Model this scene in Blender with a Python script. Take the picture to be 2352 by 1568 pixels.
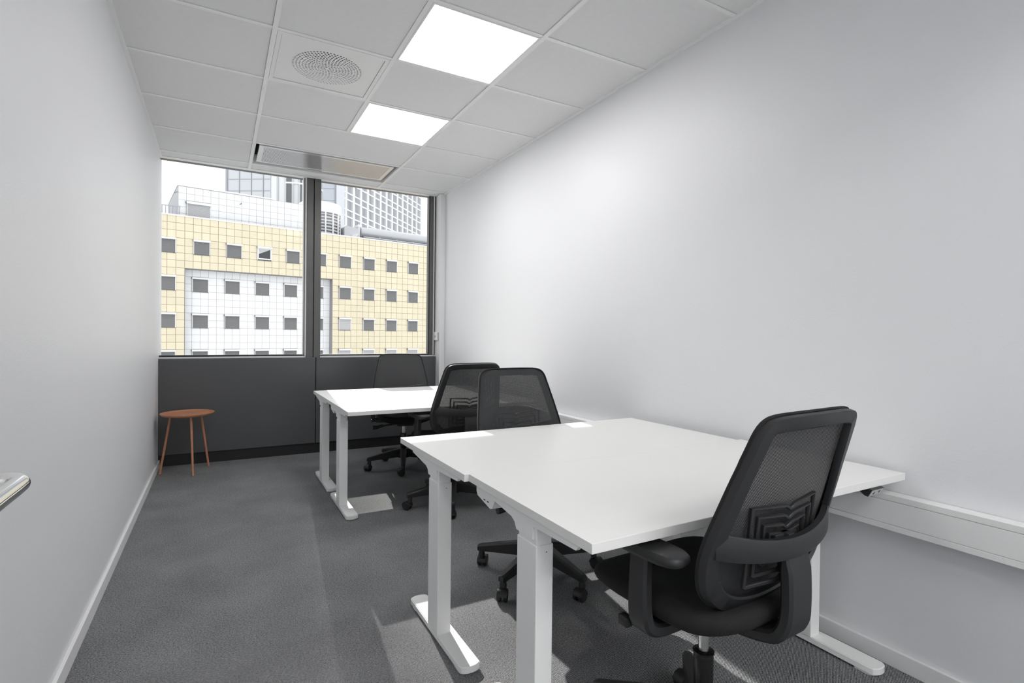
import bpy, bmesh, math, random
from mathutils import Vector, Matrix
random.seed(7)
sc = bpy.context.scene
for o in list(bpy.data.objects): bpy.data.objects.remove(o)
COL = sc.collection
R = math.radians

# ------------------------------------------------------------------ camera
cam_d = bpy.data.cameras.new('camera'); cam = bpy.data.objects.new('camera', cam_d); COL.objects.link(cam)
F_PX, YAW, PITCH, ROLL, CAM_H = 1212.85, .5062, -.0113, .0113, 1.1753
cam_d.sensor_width = 36; cam_d.lens = 36*F_PX/2352; cam_d.clip_start = .02; cam_d.clip_end = 600
fw = Vector((math.sin(YAW)*math.cos(PITCH), math.cos(YAW)*math.cos(PITCH), math.sin(PITCH)))
rt = Vector((math.cos(YAW), -math.sin(YAW), 0)); up = rt.cross(fw)
r2 = math.cos(ROLL)*rt + math.sin(ROLL)*up; u2 = -math.sin(ROLL)*rt + math.cos(ROLL)*up
m = Matrix.Identity(4)
for i in range(3):
    m[i][0] = r2[i]; m[i][1] = u2[i]; m[i][2] = -fw[i]
m[2][3] = CAM_H
cam.matrix_world = m
sc.camera = cam

# ------------------------------------------------------------------ world, sun, exposure
PANEL_L = 14.5
world = bpy.data.worlds.new('sky'); sc.world = world; world.use_nodes = True
wn = world.node_tree.nodes['Background']
wn.inputs[0].default_value = (.965, .98, 1.0, 1); wn.inputs[1].default_value = 1.5
sun_d = bpy.data.lights.new('sun', 'SUN'); sun = bpy.data.objects.new('sun', sun_d); COL.objects.link(sun)
sun_d.energy = 6.5; sun_d.angle = R(.4); sun_d.color = (1, .97, .92)
sun.rotation_euler = Vector((.09, 1, .58)).to_track_quat('Z', 'Y').to_euler()
sun.location = (2, 20, 14)
sc.cycles.use_light_tree = False; sc.cycles.max_bounces = 8; sc.cycles.diffuse_bounces = 4; sc.cycles.glossy_bounces = 3; sc.cycles.adaptive_threshold = .025
sc.view_settings.view_transform = 'Standard'; sc.view_settings.look = 'None'
sc.view_settings.gamma = 1; sc.view_settings.exposure = 0; sc.view_settings.use_curve_mapping = False

# ------------------------------------------------------------------ materials
MATS = {}
def mat(name, col, rough=.5, metal=0, spec=.5, emit=None, noise=None, bump=None, var=0, coat=0):
    """noise=(scale, amount) colour variation; bump=(scale, strength)"""
    if name in MATS: return MATS[name]
    M = bpy.data.materials.new(name); M.use_nodes = True; nt = M.node_tree; b = nt.nodes['Principled BSDF']
    b.inputs['Base Color'].default_value = (*col, 1); b.inputs['Roughness'].default_value = rough
    b.inputs['Metallic'].default_value = metal; b.inputs['Specular IOR Level'].default_value = spec
    if coat: b.inputs['Coat Weight'].default_value = coat
    if emit:
        b.inputs['Emission Color'].default_value = (*emit[0], 1); b.inputs['Emission Strength'].default_value = emit[1]
    tc = nt.nodes.new('ShaderNodeTexCoord')
    if noise:
        n = nt.nodes.new('ShaderNodeTexNoise'); n.inputs['Scale'].default_value = noise[0]; n.inputs['Detail'].default_value = 4
        nt.links.new(tc.outputs['Object'], n.inputs['Vector'])
        mx = nt.nodes.new('ShaderNodeMix'); mx.data_type = 'RGBA'
        mx.inputs['A'].default_value = (*[c*(1-noise[1]) for c in col], 1); mx.inputs['B'].default_value = (*[min(1, c*(1+noise[1])) for c in col], 1)
        nt.links.new(n.outputs['Fac'], mx.inputs['Factor']); nt.links.new(mx.outputs['Result'], b.inputs['Base Color'])
    if bump:
        n = nt.nodes.new('ShaderNodeTexNoise'); n.inputs['Scale'].default_value = bump[0]; n.inputs['Detail'].default_value = 3
        nt.links.new(tc.outputs['Object'], n.inputs['Vector'])
        bp = nt.nodes.new('ShaderNodeBump'); bp.inputs['Strength'].default_value = bump[1]; bp.inputs['Distance'].default_value = .002
        nt.links.new(n.outputs['Fac'], bp.inputs['Height']); nt.links.new(bp.outputs['Normal'], b.inputs['Normal'])
    if var:
        oi = nt.nodes.new('ShaderNodeObjectInfo'); hs = nt.nodes.new('ShaderNodeHueSaturation')
        mr = nt.nodes.new('ShaderNodeMapRange'); mr.inputs['To Min'].default_value = 1-var; mr.inputs['To Max'].default_value = 1+var
        nt.links.new(oi.outputs['Random'], mr.inputs['Value']); nt.links.new(mr.outputs['Result'], hs.inputs['Value'])
        src = b.inputs['Base Color'].links[0].from_socket if b.inputs['Base Color'].links else None
        if src: nt.links.new(src, hs.inputs['Color'])
        else: hs.inputs['Color'].default_value = (*col, 1)
        nt.links.new(hs.outputs['Color'], b.inputs['Base Color'])
    MATS[name] = M
    return M

def carpet_mat():
    M = bpy.data.materials.new('carpet'); M.use_nodes = True; nt = M.node_tree; b = nt.nodes['Principled BSDF']; N = nt.nodes.new; L = nt.links.new
    tc = N('ShaderNodeTexCoord'); mp = N('ShaderNodeMapping'); mp.inputs['Rotation'].default_value = (0, 0, R(-30)); L(tc.outputs['Object'], mp.inputs['Vector'])
    wv = N('ShaderNodeTexWave'); wv.bands_direction = 'Y'; wv.inputs['Scale'].default_value = 70; wv.inputs['Distortion'].default_value = 1.2
    wv.inputs['Detail'].default_value = 2; wv.inputs['Detail Scale'].default_value = 4; L(mp.outputs[0], wv.inputs['Vector'])
    sx = N('ShaderNodeMapping'); sx.inputs['Scale'].default_value = (120, 320, 120); L(mp.outputs[0], sx.inputs['Vector'])
    n1 = N('ShaderNodeTexNoise'); n1.inputs['Scale'].default_value = 1; n1.inputs['Detail'].default_value = 2; L(sx.outputs[0], n1.inputs['Vector'])
    n2 = N('ShaderNodeTexNoise'); n2.inputs['Scale'].default_value = 3; n2.inputs['Detail'].default_value = 5; L(tc.outputs['Object'], n2.inputs['Vector'])
    mm = N('ShaderNodeMath'); mm.operation = 'MULTIPLY'; L(wv.outputs['Fac'], mm.inputs[0]); L(n1.outputs['Fac'], mm.inputs[1])
    ad = N('ShaderNodeMath'); ad.operation = 'MULTIPLY_ADD'; L(n2.outputs['Fac'], ad.inputs[0]); ad.inputs[1].default_value = .25; L(mm.outputs[0], ad.inputs[2])
    n3 = N('ShaderNodeTexNoise'); n3.inputs['Scale'].default_value = 210; n3.inputs['Detail'].default_value = 2; L(tc.outputs['Object'], n3.inputs['Vector'])
    g3 = N('ShaderNodeMath'); g3.operation = 'MULTIPLY_ADD'; L(n3.outputs['Fac'], g3.inputs[0]); g3.inputs[1].default_value = .9; g3.inputs[2].default_value = -.45
    a3 = N('ShaderNodeMath'); a3.operation = 'ADD'; L(ad.outputs[0], a3.inputs[0]); L(g3.outputs[0], a3.inputs[1]); ad = a3
    cr = N('ShaderNodeValToRGB'); cr.color_ramp.elements[0].position = .1; cr.color_ramp.elements[0].color = (.040, .041, .043, 1)
    cr.color_ramp.elements[1].position = .75; cr.color_ramp.elements[1].color = (.40, .406, .415, 1); L(ad.outputs[0], cr.inputs['Fac'])
    L(cr.outputs['Color'], b.inputs['Base Color']); b.inputs['Roughness'].default_value = .95; b.inputs['Specular IOR Level'].default_value = .15
    bp = N('ShaderNodeBump'); bp.inputs['Strength'].default_value = .5; bp.inputs['Distance'].default_value = .003
    L(mm.outputs[0], bp.inputs['Height']); L(bp.outputs['Normal'], b.inputs['Normal'])
    return M

def mesh_mat():
    """woven chair mesh: dark threads with small see-through holes"""
    M = bpy.data.materials.new('mesh_fabric'); M.use_nodes = True; nt = M.node_tree; b = nt.nodes['Principled BSDF']; N = nt.nodes.new; L = nt.links.new
    b.inputs['Base Color'].default_value = (.036, .037, .039, 1); b.inputs['Roughness'].default_value = .75
    tc = N('ShaderNodeTexCoord'); sp = N('ShaderNodeSeparateXYZ'); L(tc.outputs['Object'], sp.inputs[0])
    outs = []
    for ax, sc_ in (('X', 1150), ('Z', 1150)):
        mu = N('ShaderNodeMath'); mu.operation = 'MULTIPLY'; mu.inputs[1].default_value = sc_; L(sp.outputs[ax], mu.inputs[0])
        si = N('ShaderNodeMath'); si.operation = 'SINE'; L(mu.outputs[0], si.inputs[0]); outs.append(si)
    pr = N('ShaderNodeMath'); pr.operation = 'MULTIPLY'; L(outs[0].outputs[0], pr.inputs[0]); L(outs[1].outputs[0], pr.inputs[1])
    gt = N('ShaderNodeMath'); gt.operation = 'GREATER_THAN'; gt.inputs[1].default_value = .82; L(pr.outputs[0], gt.inputs[0])
    tr = N('ShaderNodeBsdfTransparent'); mx = N('ShaderNodeMixShader'); L(gt.outputs[0], mx.inputs[0])
    L(b.outputs[0], mx.inputs[1]); L(tr.outputs[0], mx.inputs[2]); L(mx.outputs[0], nt.nodes['Material Output'].inputs['Surface'])
    return M

def glass_mat(name='window_glass', tint=(.975, .98, .98), refl=.12):
    M = bpy.data.materials.new(name); M.use_nodes = True; nt = M.node_tree; N = nt.nodes.new; L = nt.links.new
    nt.nodes.remove(nt.nodes['Principled BSDF'])
    tr = N('ShaderNodeBsdfTransparent'); tr.inputs[0].default_value = (*tint, 1)
    gl = N('ShaderNodeBsdfGlossy'); gl.inputs['Roughness'].default_value = .01
    fr = N('ShaderNodeFresnel'); fr.inputs[0].default_value = 1.45
    mu = N('ShaderNodeMath'); mu.operation = 'MULTIPLY'; mu.inputs[1].default_value = refl; L(fr.outputs[0], mu.inputs[0])
    mx = N('ShaderNodeMixShader'); L(mu.outputs[0], mx.inputs[0]); L(tr.outputs[0], mx.inputs[1]); L(gl.outputs[0], mx.inputs[2])
    L(mx.outputs[0], nt.nodes['Material Output'].inputs['Surface'])
    return M

def wood_copper():
    M = bpy.data.materials.new('terracotta_lacquer'); M.use_nodes = True; nt = M.node_tree; b = nt.nodes['Principled BSDF']; N = nt.nodes.new; L = nt.links.new
    tc = N('ShaderNodeTexCoord'); mp = N('ShaderNodeMapping'); mp.inputs['Scale'].default_value = (3, 40, 10); L(tc.outputs['Object'], mp.inputs['Vector'])
    n = N('ShaderNodeTexNoise'); n.inputs['Scale'].default_value = 2; n.inputs['Detail'].default_value = 4; L(mp.outputs[0], n.inputs['Vector'])
    cr = N('ShaderNodeValToRGB'); cr.color_ramp.elements[0].color = (.46, .19, .105, 1); cr.color_ramp.elements[1].color = (.64, .31, .18, 1); L(n.outputs['Fac'], cr.inputs['Fac'])
    L(cr.outputs['Color'], b.inputs['Base Color']); b.inputs['Roughness'].default_value = .42
    return M

WALL = mat('wall_paint', (.81, .814, .835), .46, spec=.4, bump=(160, .22), noise=(1.2, .015))
TRIMW = mat('white_trim', (.82, .82, .825), .4)
CEILT = mat('ceiling_tile', (.80, .80, .805), .9, bump=(260, .25), noise=(40, .03))
RAIL = mat('ceiling_rail', (.88, .88, .88), .25)
METALW = mat('white_metal', (.86, .86, .86), .35, noise=(5, .02))
SATIN = mat('satin_white_metal', (.86, .86, .86), .16, metal=.55)
DESKTOP = mat('white_laminate', (.84, .84, .825), .36, noise=(3, .015), bump=(300, .04))
DESKLEG = mat('white_powdercoat', (.90, .905, .90), .4, bump=(400, .05))
BLACKP = mat('black_plastic', (.021, .0215, .023), .48, bump=(350, .12))
BLACKF = mat('black_fabric', (.011, .011, .012), .9, bump=(700, .5), noise=(300, .3))
CHROME = mat('chrome', (.80, .80, .79), .12, metal=1)
STEEL = mat('brushed_steel', (.66, .66, .65), .22, metal=1)
DARKPAN = mat('graphite_panel', (.085, .087, .091), .3, noise=(2, .06))
PLINTH = mat('black_plinth', (.012, .012, .013), .6)
FRAMEG = mat('grey_aluminium', (.115, .115, .112), .4, metal=.2)
BLACKG = mat('black_gasket', (.01, .01, .01), .6)
GREYW = mat('pale_grey_plastic', (.55, .56, .57), .4)
DARKCAV = mat('dark_cavity', (.008, .008, .008), .9)
LIGHTP = mat('light_diffuser', (.9, .9, .9), .5, emit=((1, .995, .98), PANEL_L))
YTILE = mat('cream_panel', (.80, .73, .55), .6, noise=(.9, .07), var=.035)
YJOINT = mat('brown_joint', (.52, .40, .25), .9)
WTILE = mat('white_panel', (.90, .905, .91), .45, noise=(1, .02), var=.012)
WJOINT = mat('grey_joint', (.50, .50, .52), .9)
CAPW = mat('white_coping', (.9, .9, .9), .5)
SHUT = mat('grey_shutter', (.26, .26, .265), .6, noise=(30, .08))
SHUTL = mat('light_shutter', (.62, .62, .63), .6)
CONC = mat('grey_render', (.30, .30, .31), .85, noise=(8, .2))
TGLASS = mat('tower_glass', (.60, .63, .68), .3, spec=.4, noise=(.05, .08))
TFRAME = mat('tower_frame', (.38, .39, .43), .5)
TWHITE = mat('tower_white', (.85, .85, .86), .5)
TDARK = mat('tower_dark_glass', (.06, .065, .07), .15)
DUCT = mat('galvanised_duct', (.58, .59, .61), .32, metal=.3)
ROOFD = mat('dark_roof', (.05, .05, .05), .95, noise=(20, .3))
GROUND = mat('pale_paving', (.55, .55, .54), .9, noise=(.3, .15))
TERRA = wood_copper(); CARPET = carpet_mat(); MESHF = mesh_mat(); GLASS = glass_mat()

# ------------------------------------------------------------------ mesh helpers
def link(name, me, material, parent=None, loc=(0, 0, 0), rot=(0, 0, 0)):
    o = bpy.data.objects.new(name, me); COL.objects.link(o)
    if material and not me.materials: me.materials.append(material)
    if parent: o.parent = parent
    o.location = loc; o.rotation_euler = rot
    return o
def fin(bm, name, smooth=None):
    bmesh.ops.recalc_face_normals(bm, faces=bm.faces[:])
    me = bpy.data.meshes.new(name); bm.to_mesh(me); bm.free()
    if smooth is not None:
        me.polygons.foreach_set('use_smooth', [True]*len(me.polygons)); me.set_sharp_from_angle(angle=R(smooth))
    return me
def b_box(bm, x0, x1, y0, y1, z0, z1, bevel=0):
    vs = [bm.verts.new(p) for p in ((x0,y0,z0),(x1,y0,z0),(x1,y1,z0),(x0,y1,z0),(x0,y0,z1),(x1,y0,z1),(x1,y1,z1),(x0,y1,z1))]
    fs = [bm.faces.new([vs[i] for i in f]) for f in ((0,3,2,1),(4,5,6,7),(0,1,5,4),(1,2,6,5),(2,3,7,6),(3,0,4,7))]
    if bevel:
        es = {e for f in fs for e in f.edges}
        bmesh.ops.bevel(bm, geom=list(es), offset=bevel, segments=2, profile=.5, affect='EDGES')
def box(name, x0, x1, y0, y1, z0, z1, material, parent=None, bevel=0, smooth=None):
    bm = bmesh.new(); b_box(bm, x0, x1, y0, y1, z0, z1, bevel)
    return link(name, fin(bm, name, smooth), material, parent)
def b_prism(bm, pts, axis, a0, a1):
    """closed polygon pts (2D) extruded along axis between a0 and a1; 'X': pts=(y,z) 'Y': (x,z) 'Z': (x,y)"""
    def P(p, a): return {'X': (a, p[0], p[1]), 'Y': (p[0], a, p[1]), 'Z': (p[0], p[1], a)}[axis]
    A = [bm.verts.new(P(p, a0)) for p in pts]; B = [bm.verts.new(P(p, a1)) for p in pts]; n = len(pts)
    bm.faces.new(A); bm.faces.new(B[::-1])
    for i in range(n): bm.faces.new((A[i], A[(i+1) % n], B[(i+1) % n], B[i]))
def prism(name, pts, axis, a0, a1, material, parent=None, smooth=30):
    bm = bmesh.new(); b_prism(bm, pts, axis, a0, a1); return link(name, fin(bm, name, smooth), material, parent)
def b_rings(bm, rings, cap=True, closed=True):
    """loft a list of rings (lists of points)"""
    V = [[bm.verts.new(p) for p in r] for r in rings]; n = len(rings[0])
    for a, b in zip(V, V[1:]):
        for i in range(n if closed else n-1): bm.faces.new((a[i], a[(i+1) % n], b[(i+1) % n], b[i]))
    if cap and closed: bm.faces.new(V[0]); bm.faces.new(V[-1][::-1])
    return V
def b_lathe(bm, prof, c=(0, 0), n=20, axis='Z'):
    rings = []
    for r, z in prof:
        ring = []
        for k in range(n):
            a = 2*math.pi*k/n
            if axis == 'Z': ring.append((c[0]+r*math.cos(a), c[1]+r*math.sin(a), z))
            elif axis == 'X': ring.append((z, c[0]+r*math.cos(a), c[1]+r*math.sin(a)))
            else: ring.append((c[0]+r*math.cos(a), z, c[1]+r*math.sin(a)))
        rings.append(ring)
    b_rings(bm, rings)
def b_tube(bm, pts, rad, n=10, flat=None, upv=(0, 0, 1)):
    """tube along points; rad number or list; flat=(w,h): rectangular section (list allowed)"""
    P = [Vector(p) for p in pts]; rings = []
    for i, p in enumerate(P):
        t = (P[min(i+1, len(P)-1)] - P[max(i-1, 0)]).normalized(); u = Vector(upv)
        if abs(t.dot(u)) > .97: u = Vector((0, 1, 0)) if abs(t.y) < .9 else Vector((1, 0, 0))
        s = t.cross(u).normalized(); u = s.cross(t).normalized()
        if flat:
            w, h = flat[i] if isinstance(flat, list) else flat
            c = min(w, h)*.22
            q = [(w/2-c, h/2), (w/2, h/2-c), (w/2, -h/2+c), (w/2-c, -h/2), (-w/2+c, -h/2), (-w/2, -h/2+c), (-w/2, h/2-c), (-w/2+c, h/2)]
            rings.append([p + s*a + u*b for a, b in q])
        else:
            r = rad[i] if isinstance(rad, list) else rad
            rings.append([p + s*r*math.cos(2*math.pi*k/n) + u*r*math.sin(2*math.pi*k/n) for k in range(n)])
    b_rings(bm, rings)
def tube(name, pts, rad, material, parent=None, n=10, flat=None, upv=(0, 0, 1)):
    bm = bmesh.new(); b_tube(bm, pts, rad, n, flat, upv); return link(name, fin(bm, name, 40), material, parent)
def catmull(pts, per=6, closed=False):
    out = []; n = len(pts); P = [Vector(p) for p in pts]
    for i in range(n if closed else n-1):
        a, b, c, d = [P[k % n] if closed else P[max(0, min(n-1, k))] for k in (i-1, i, i+1, i+2)]
        for j in range(per):
            t = j/per
            out.append(.5*((2*b) + (c-a)*t + (2*a-5*b+4*c-d)*t*t + (3*b-3*c+d-a)*t*t*t))
    if not closed: out.append(P[-1])
    return out
def empty(name, loc=(0, 0, 0), rz=0, label=None, cat=None, group=None, kind=None):
    o = bpy.data.objects.new(name, None); COL.objects.link(o); o.location = loc; o.rotation_euler = (0, 0, rz); o.empty_display_size = .1
    return tag(o, label, cat, group, kind)
def tag(o, label=None, cat=None, group=None, kind=None):
    if label: o['label'] = label
    if cat: o['category'] = cat
    if group: o['group'] = group
    if kind: o['kind'] = kind
    return o

# ================================================================== SETTING
XL, XR, ZC, YW, YN = -.46, 2.134, 2.69, 5.48, -.12
S = 'structure'
tag(box('floor', -.9, 2.5, -3.3, 5.75, -.12, 0, CARPET), 'dark grey ribbed carpet covering the whole room', kind=S)
tag(box('wall_left', XL-.16, XL, -3.3, 5.72, -.12, 3.2, WALL), 'white painted wall on the left with soft sheen', kind=S)
tag(box('wall_right', XR, XR+.16, -3.3, 5.72, -.12, 3.2, WALL), 'long white painted wall on the right', kind=S)
bm = bmesh.new()
b_box(bm, XL, -.30, YN-.12, YN, 0, 3.2); b_box(bm, 2.03, XR, YN-.12, YN, 0, 3.2); b_box(bm, -.30, 2.03, YN-.12, YN, 2.45, 3.2)
tag(link('wall_near', fin(bm, 'wall_near'), WALL), 'white wall with the open doorway', kind=S)
w3 = empty('added_partition', (1.35, YN-.06, 0), label='added unseen glass partition beside the doorway, passing corridor fill light', kind=S)  # partition added behind the camera so corridor fill reaches the room
for n_, a in (('frame_stile', (-.70, -.65, -.03, .03, 0, 2.45)), ('frame_stile', (.64, .68, -.03, .03, 0, 2.45)), ('frame_rail', (-.65, .64, -.03, .03, 0, .06)), ('frame_rail', (-.65, .64, -.03, .03, 2.40, 2.45)), ('frame_rail', (-1.65, -.70, -.03, .03, 2.12, 2.17))):
    box(n_, *a, TRIMW, w3, .002)
box('glass_pane', -.65, .64, -.005, .005, .06, 2.40, GLASS, w3); box('glass_pane', -1.65, -.70, -.005, .005, 2.17, 2.45, GLASS, w3)
tag(box('wall_corridor', XL, XR, -3.3, -3.15, 0, 3.2, WALL), 'white wall of the corridor behind the doorway', kind=S)
# window wall: parapet behind the panels, lintel
wf = tag(box('wall_far', XL, XR, 5.52, 5.72, -.12, .93, DARKPAN), 'dark grey panelled wall below the window', kind=S)
box('wall_panel', XL, .826, 5.462, 5.52, .100, .938, DARKPAN, wf, bevel=.002)
box('wall_panel', .834, 2.075, 5.462, 5.52, .100, .938, DARKPAN, wf, bevel=.002)
box('panel_gap', .820, .840, 5.478, 5.522, .1, .938, BLACKG, wf)
bm = bmesh.new()
for z0, z1 in ((.34, .40), (.42, .47), (.49, .53), (.55, .62), (.80, .805)): b_box(bm, .8265, .8335, 5.4635, 5.479, z0, z1)
tag(link('panel_clip', fin(bm, 'panel_clip'), BLACKP, wf))
tag(box('baseboard_far', XL, XR, 5.478, 5.52, 0, .100, PLINTH), 'black plinth under the window panels', kind=S)
tag(box('baseboard_left', XL, XL+.014, YN, 5.462, 0, .062, TRIMW, bevel=.002), 'white baseboard along the left wall', kind=S)
tag(box('baseboard_right', XR-.014, XR, YN, 5.36, 0, .062, TRIMW, bevel=.002), 'white baseboard along the right wall', kind=S)
tag(box('trim_1', 2.075, XR, 5.36, 5.66, 0, ZC, TRIMW, bevel=.002), 'white boxed column in the corner beside the window', kind=S)
tag(box('trim_2', XL, XL+.022, YN, YW, ZC-.004, ZC+.02, RAIL), 'white ceiling edge angle along the left wall', kind=S)
tag(box('trim_3', XR-.022, XR, YN, 5.36, ZC-.004, ZC+.02, RAIL), 'white ceiling edge angle along the right wall', kind=S)

# windows
def window(name, x0, x1, label, fl, fr):
    w = empty(name, (0, 5.56, 0), label=label, kind=S)
    def part(n, *a, m=FRAMEG, bev=.002):
        o = box(n, *a, m, None, bev); o.parent = w; o.matrix_parent_inverse = Matrix.Translation((0, -5.56, 0)); return o
    part('frame_rail', x0, x1, 5.50, 5.60, .938, .952, m=TRIMW)
    part('frame_rail', x0, x1, 5.515, 5.60, .952, .966, m=BLACKG)
    part('frame_rail', x0, x1, 5.50, 5.62, ZC+.005, ZC+.08)
    if fl: part('frame_stile', x0, x0+fl, 5.50, 5.60, .95, ZC+.04)
    if fr: part('frame_stile', x1-fr, x1, 5.50, 5.60, .95, ZC+.04)
    bm = bmesh.new(); b_box(bm, x0+fl, x1-fr, 5.553, 5.559, .955, ZC+.03)
    o = link('glass_pane', fin(bm, 'glass_pane'), GLASS); o.parent = w; o.matrix_parent_inverse = Matrix.Translation((0, -5.56, 0))
    return w, part
w1, p1 = window('window_1', XL, .742, 'left window pane looking onto the cream panelled building', 0, .02)
p1('glazing_bead', .712, .722, 5.515, 5.555, .955, ZC, m=TRIMW)
w2, p2 = window('window_2', .872, 2.075, 'right window pane between the grey mullion and corner column', .0, .065)
p2('glazing_bead', 2.002, 2.010, 5.505, 5.52, .955, ZC, m=BLACKG)
p2('frame_lip', 2.050, 2.056, 5.48, 5.52, .955, ZC, m=TRIMW)
mu = empty('trim_4', (.807, 5.52, .94), label='grey aluminium mullion between the two window panes', kind=S)
for n, a, b_, c, mm_ in (('mullion_half', .742, .802, 5.475, FRAMEG), ('mullion_half', .810, .872, 5.475, FRAMEG), ('mullion_gasket', .802, .810, 5.485, BLACKG)):
    o = box(n, a, b_, c, 5.62, .938, ZC+.04, mm_, None, .002); o.parent = mu; o.matrix_parent_inverse = Matrix.Translation((-.807, -5.52, -.94))
o = box('mullion_edge', .728, .742, 5.49, 5.56, .955, ZC, METALW, None, .001); o.parent = mu; o.matrix_parent_inverse = Matrix.Translation((-.807, -5.52, -.94))

# ceiling: slab + tiles + rails
ceil = tag(box('ceiling', -.62, 2.3, -3.3, 5.72, 2.80, 3.2, CEILT), 'suspended ceiling of grey mineral tiles in white rails', kind=S)
T1, T2, T3 = .236, .836, 1.436
ROWS = [-1.31, -.71, -.11, .49, 1.09, 1.69, 2.29, 2.89, 3.49, 4.095, 4.70, 5.30, YW]
COLS = [XL, T1, T2, T3, XR]
HW = .012
skip = {(1, 7), (2, 6), (2, 8)}     # vent, lights
tile_cache = {}
def tile(x0, x1, y0, y1):
    g = .0135; w, d = x1-x0-2*g+.001, y1-y0-2*g+.001
    key = (round(w, 3), round(d, 3))
    if key not in tile_cache:
        bm = bmesh.new(); b_box(bm, -w/2, w/2, -d/2, d/2, .004, .022); tile_cache[key] = fin(bm, 'ceiling_tile')
    return link('ceiling_tile', tile_cache[key], CEILT, ceil, ((x0+x1)/2, (y0+y1)/2, ZC))
for j in range(1, len(ROWS)-1):
    y0, y1 = ROWS[j], ROWS[j+1]
    if y1 < YN+.01: continue
    for i in range(4):
        if (i, j) in skip: continue
        if j >= 9 and i == 2: continue
        if j >= 9 and i == 1:
            if j == 10: continue                       # diffuser module
            tile(T1, T3, y0, y1); continue
        tile(COLS[i], COLS[i+1], y0, y1)
def rail(x0, x1, y0, y1, dz=0):
    box('ceiling_rail', x0, x1, y0, y1, ZC-dz, ZC+.03, RAIL, ceil)
rail(T1-HW, T1+HW, YN, YW, .003); rail(T3-HW, T3+HW, YN, YW, .003); rail(T2-HW, T2+HW, YN, 4.095, .001)
for y in ROWS[3:-1]:
    rail(XL, T1-HW, y-HW, y+HW); rail(T3+HW, XR, y-HW, y+HW)
    if y < 4.2: rail(T1+HW, T2-HW, y-HW, y+HW); rail(T2+HW, T3-HW, y-HW, y+HW)
    else: rail(T1+HW, T3-HW, y-HW, y+HW)
tag(box('trim_5', XL, XR, YW-.012, YW+.05, ZC-.002, ZC+.11, RAIL), 'thin white ceiling edge above the window', kind=S)
tag(box('trim_6', XL, XR, YW+.05, YW+.24, ZC+.06, 3.2, RAIL), 'window head above the ceiling line', kind=S)

# ceiling lights
def ceiling_light(x0, x1, y0, y1, label, group='square ceiling lights'):
    t = empty('ceiling_light', ((x0+x1)/2, (y0+y1)/2, ZC), label=label, cat='ceiling light', group=group)
    w, d = (x1-x0)/2-.0125, (y1-y0)/2-.0125; f = .010
    bm = bmesh.new()
    b_box(bm, -w, w, -d, -d+f, -.002, .03); b_box(bm, -w, w, d-f, d, -.002, .03); b_box(bm, -w, -w+f, -d+f, d-f, -.002, .03); b_box(bm, w-f, w, -d+f, d-f, -.002, .03)
    link('light_frame', fin(bm, 'light_frame'), RAIL, t)
    bm = bmesh.new(); b_box(bm, -w+f, w-f, -d+f, d-f, .002, .02)
    me = fin(bm, 'light_diffuser'); me.materials.append(METALW); me.materials.append(LIGHTP)   # only the underside glows
    for p in me.polygons: p.material_index = 1 if p.normal.z < -.9 else 0
    link('light_diffuser', me, None, t)
    return t
ceiling_light(T2, T3, 2.29, 2.89, 'lit square ceiling light nearer the camera, larger of the two')
ceiling_light(T2, T3, 3.49, 4.095, 'lit square ceiling light nearer the window, smaller of the two')
for x, lx in ((-.1, 'behind the doorway'), (.75, 'behind the partition post'), (1.5, 'behind the glass partition')):  # unseen corridor panels, added to fill the room from behind
    for y, ly in ((-1.3, 'first row'), (-2.5, 'second row')):
        ceiling_light(x, x+.6, y, y+.6, 'added unseen corridor fill light %s, %s' % (lx, ly), 'added corridor fill lights')

# round nozzle vent
vt = empty('ceiling_vent', ((T1+T2)/2, 3.19, ZC), label='square ceiling vent plate with a round field of swirl holes', cat='vent')
w = .2865; bm = bmesh.new()
for a in ((-w, w, -w, -w+.022), (-w, w, w-.022, w), (-w, -w+.022, -w+.022, w-.022), (w-.022, w, -w+.022, w-.022)): b_box(bm, *a, -.001, .012)
link('vent_frame', fin(bm, 'vent_frame'), METALW, vt)
bm = bmesh.new(); q = w-.0235; st = .0168; NR = 11; Rout = (NR+.5)*st
n = 66; cv = [bm.verts.new((Rout*math.cos(2*math.pi*k/n), Rout*math.sin(2*math.pi*k/n), 0)) for k in range(n)]
sq = []
for k in range(n):
    a = 2*math.pi*k/n; c, s_ = math.cos(a), math.sin(a); f = q/max(abs(c), abs(s_)); sq.append(bm.verts.new((c*f, s_*f, 0)))
for k in range(n): bm.faces.new((cv[k], cv[(k+1) % n], sq[(k+1) % n], sq[k]))
for k in range(n):   # fill corners
    a, b_ = sq[k].co, sq[(k+1) % n].co
    if abs(a.x-b_.x) > 1e-6 and abs(a.y-b_.y) > 1e-6:
        c = bm.verts.new((math.copysign(q, a.x+b_.x), math.copysign(q, a.y+b_.y), 0)); bm.faces.new((sq[k], sq[(k+1) % n], c))
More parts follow.
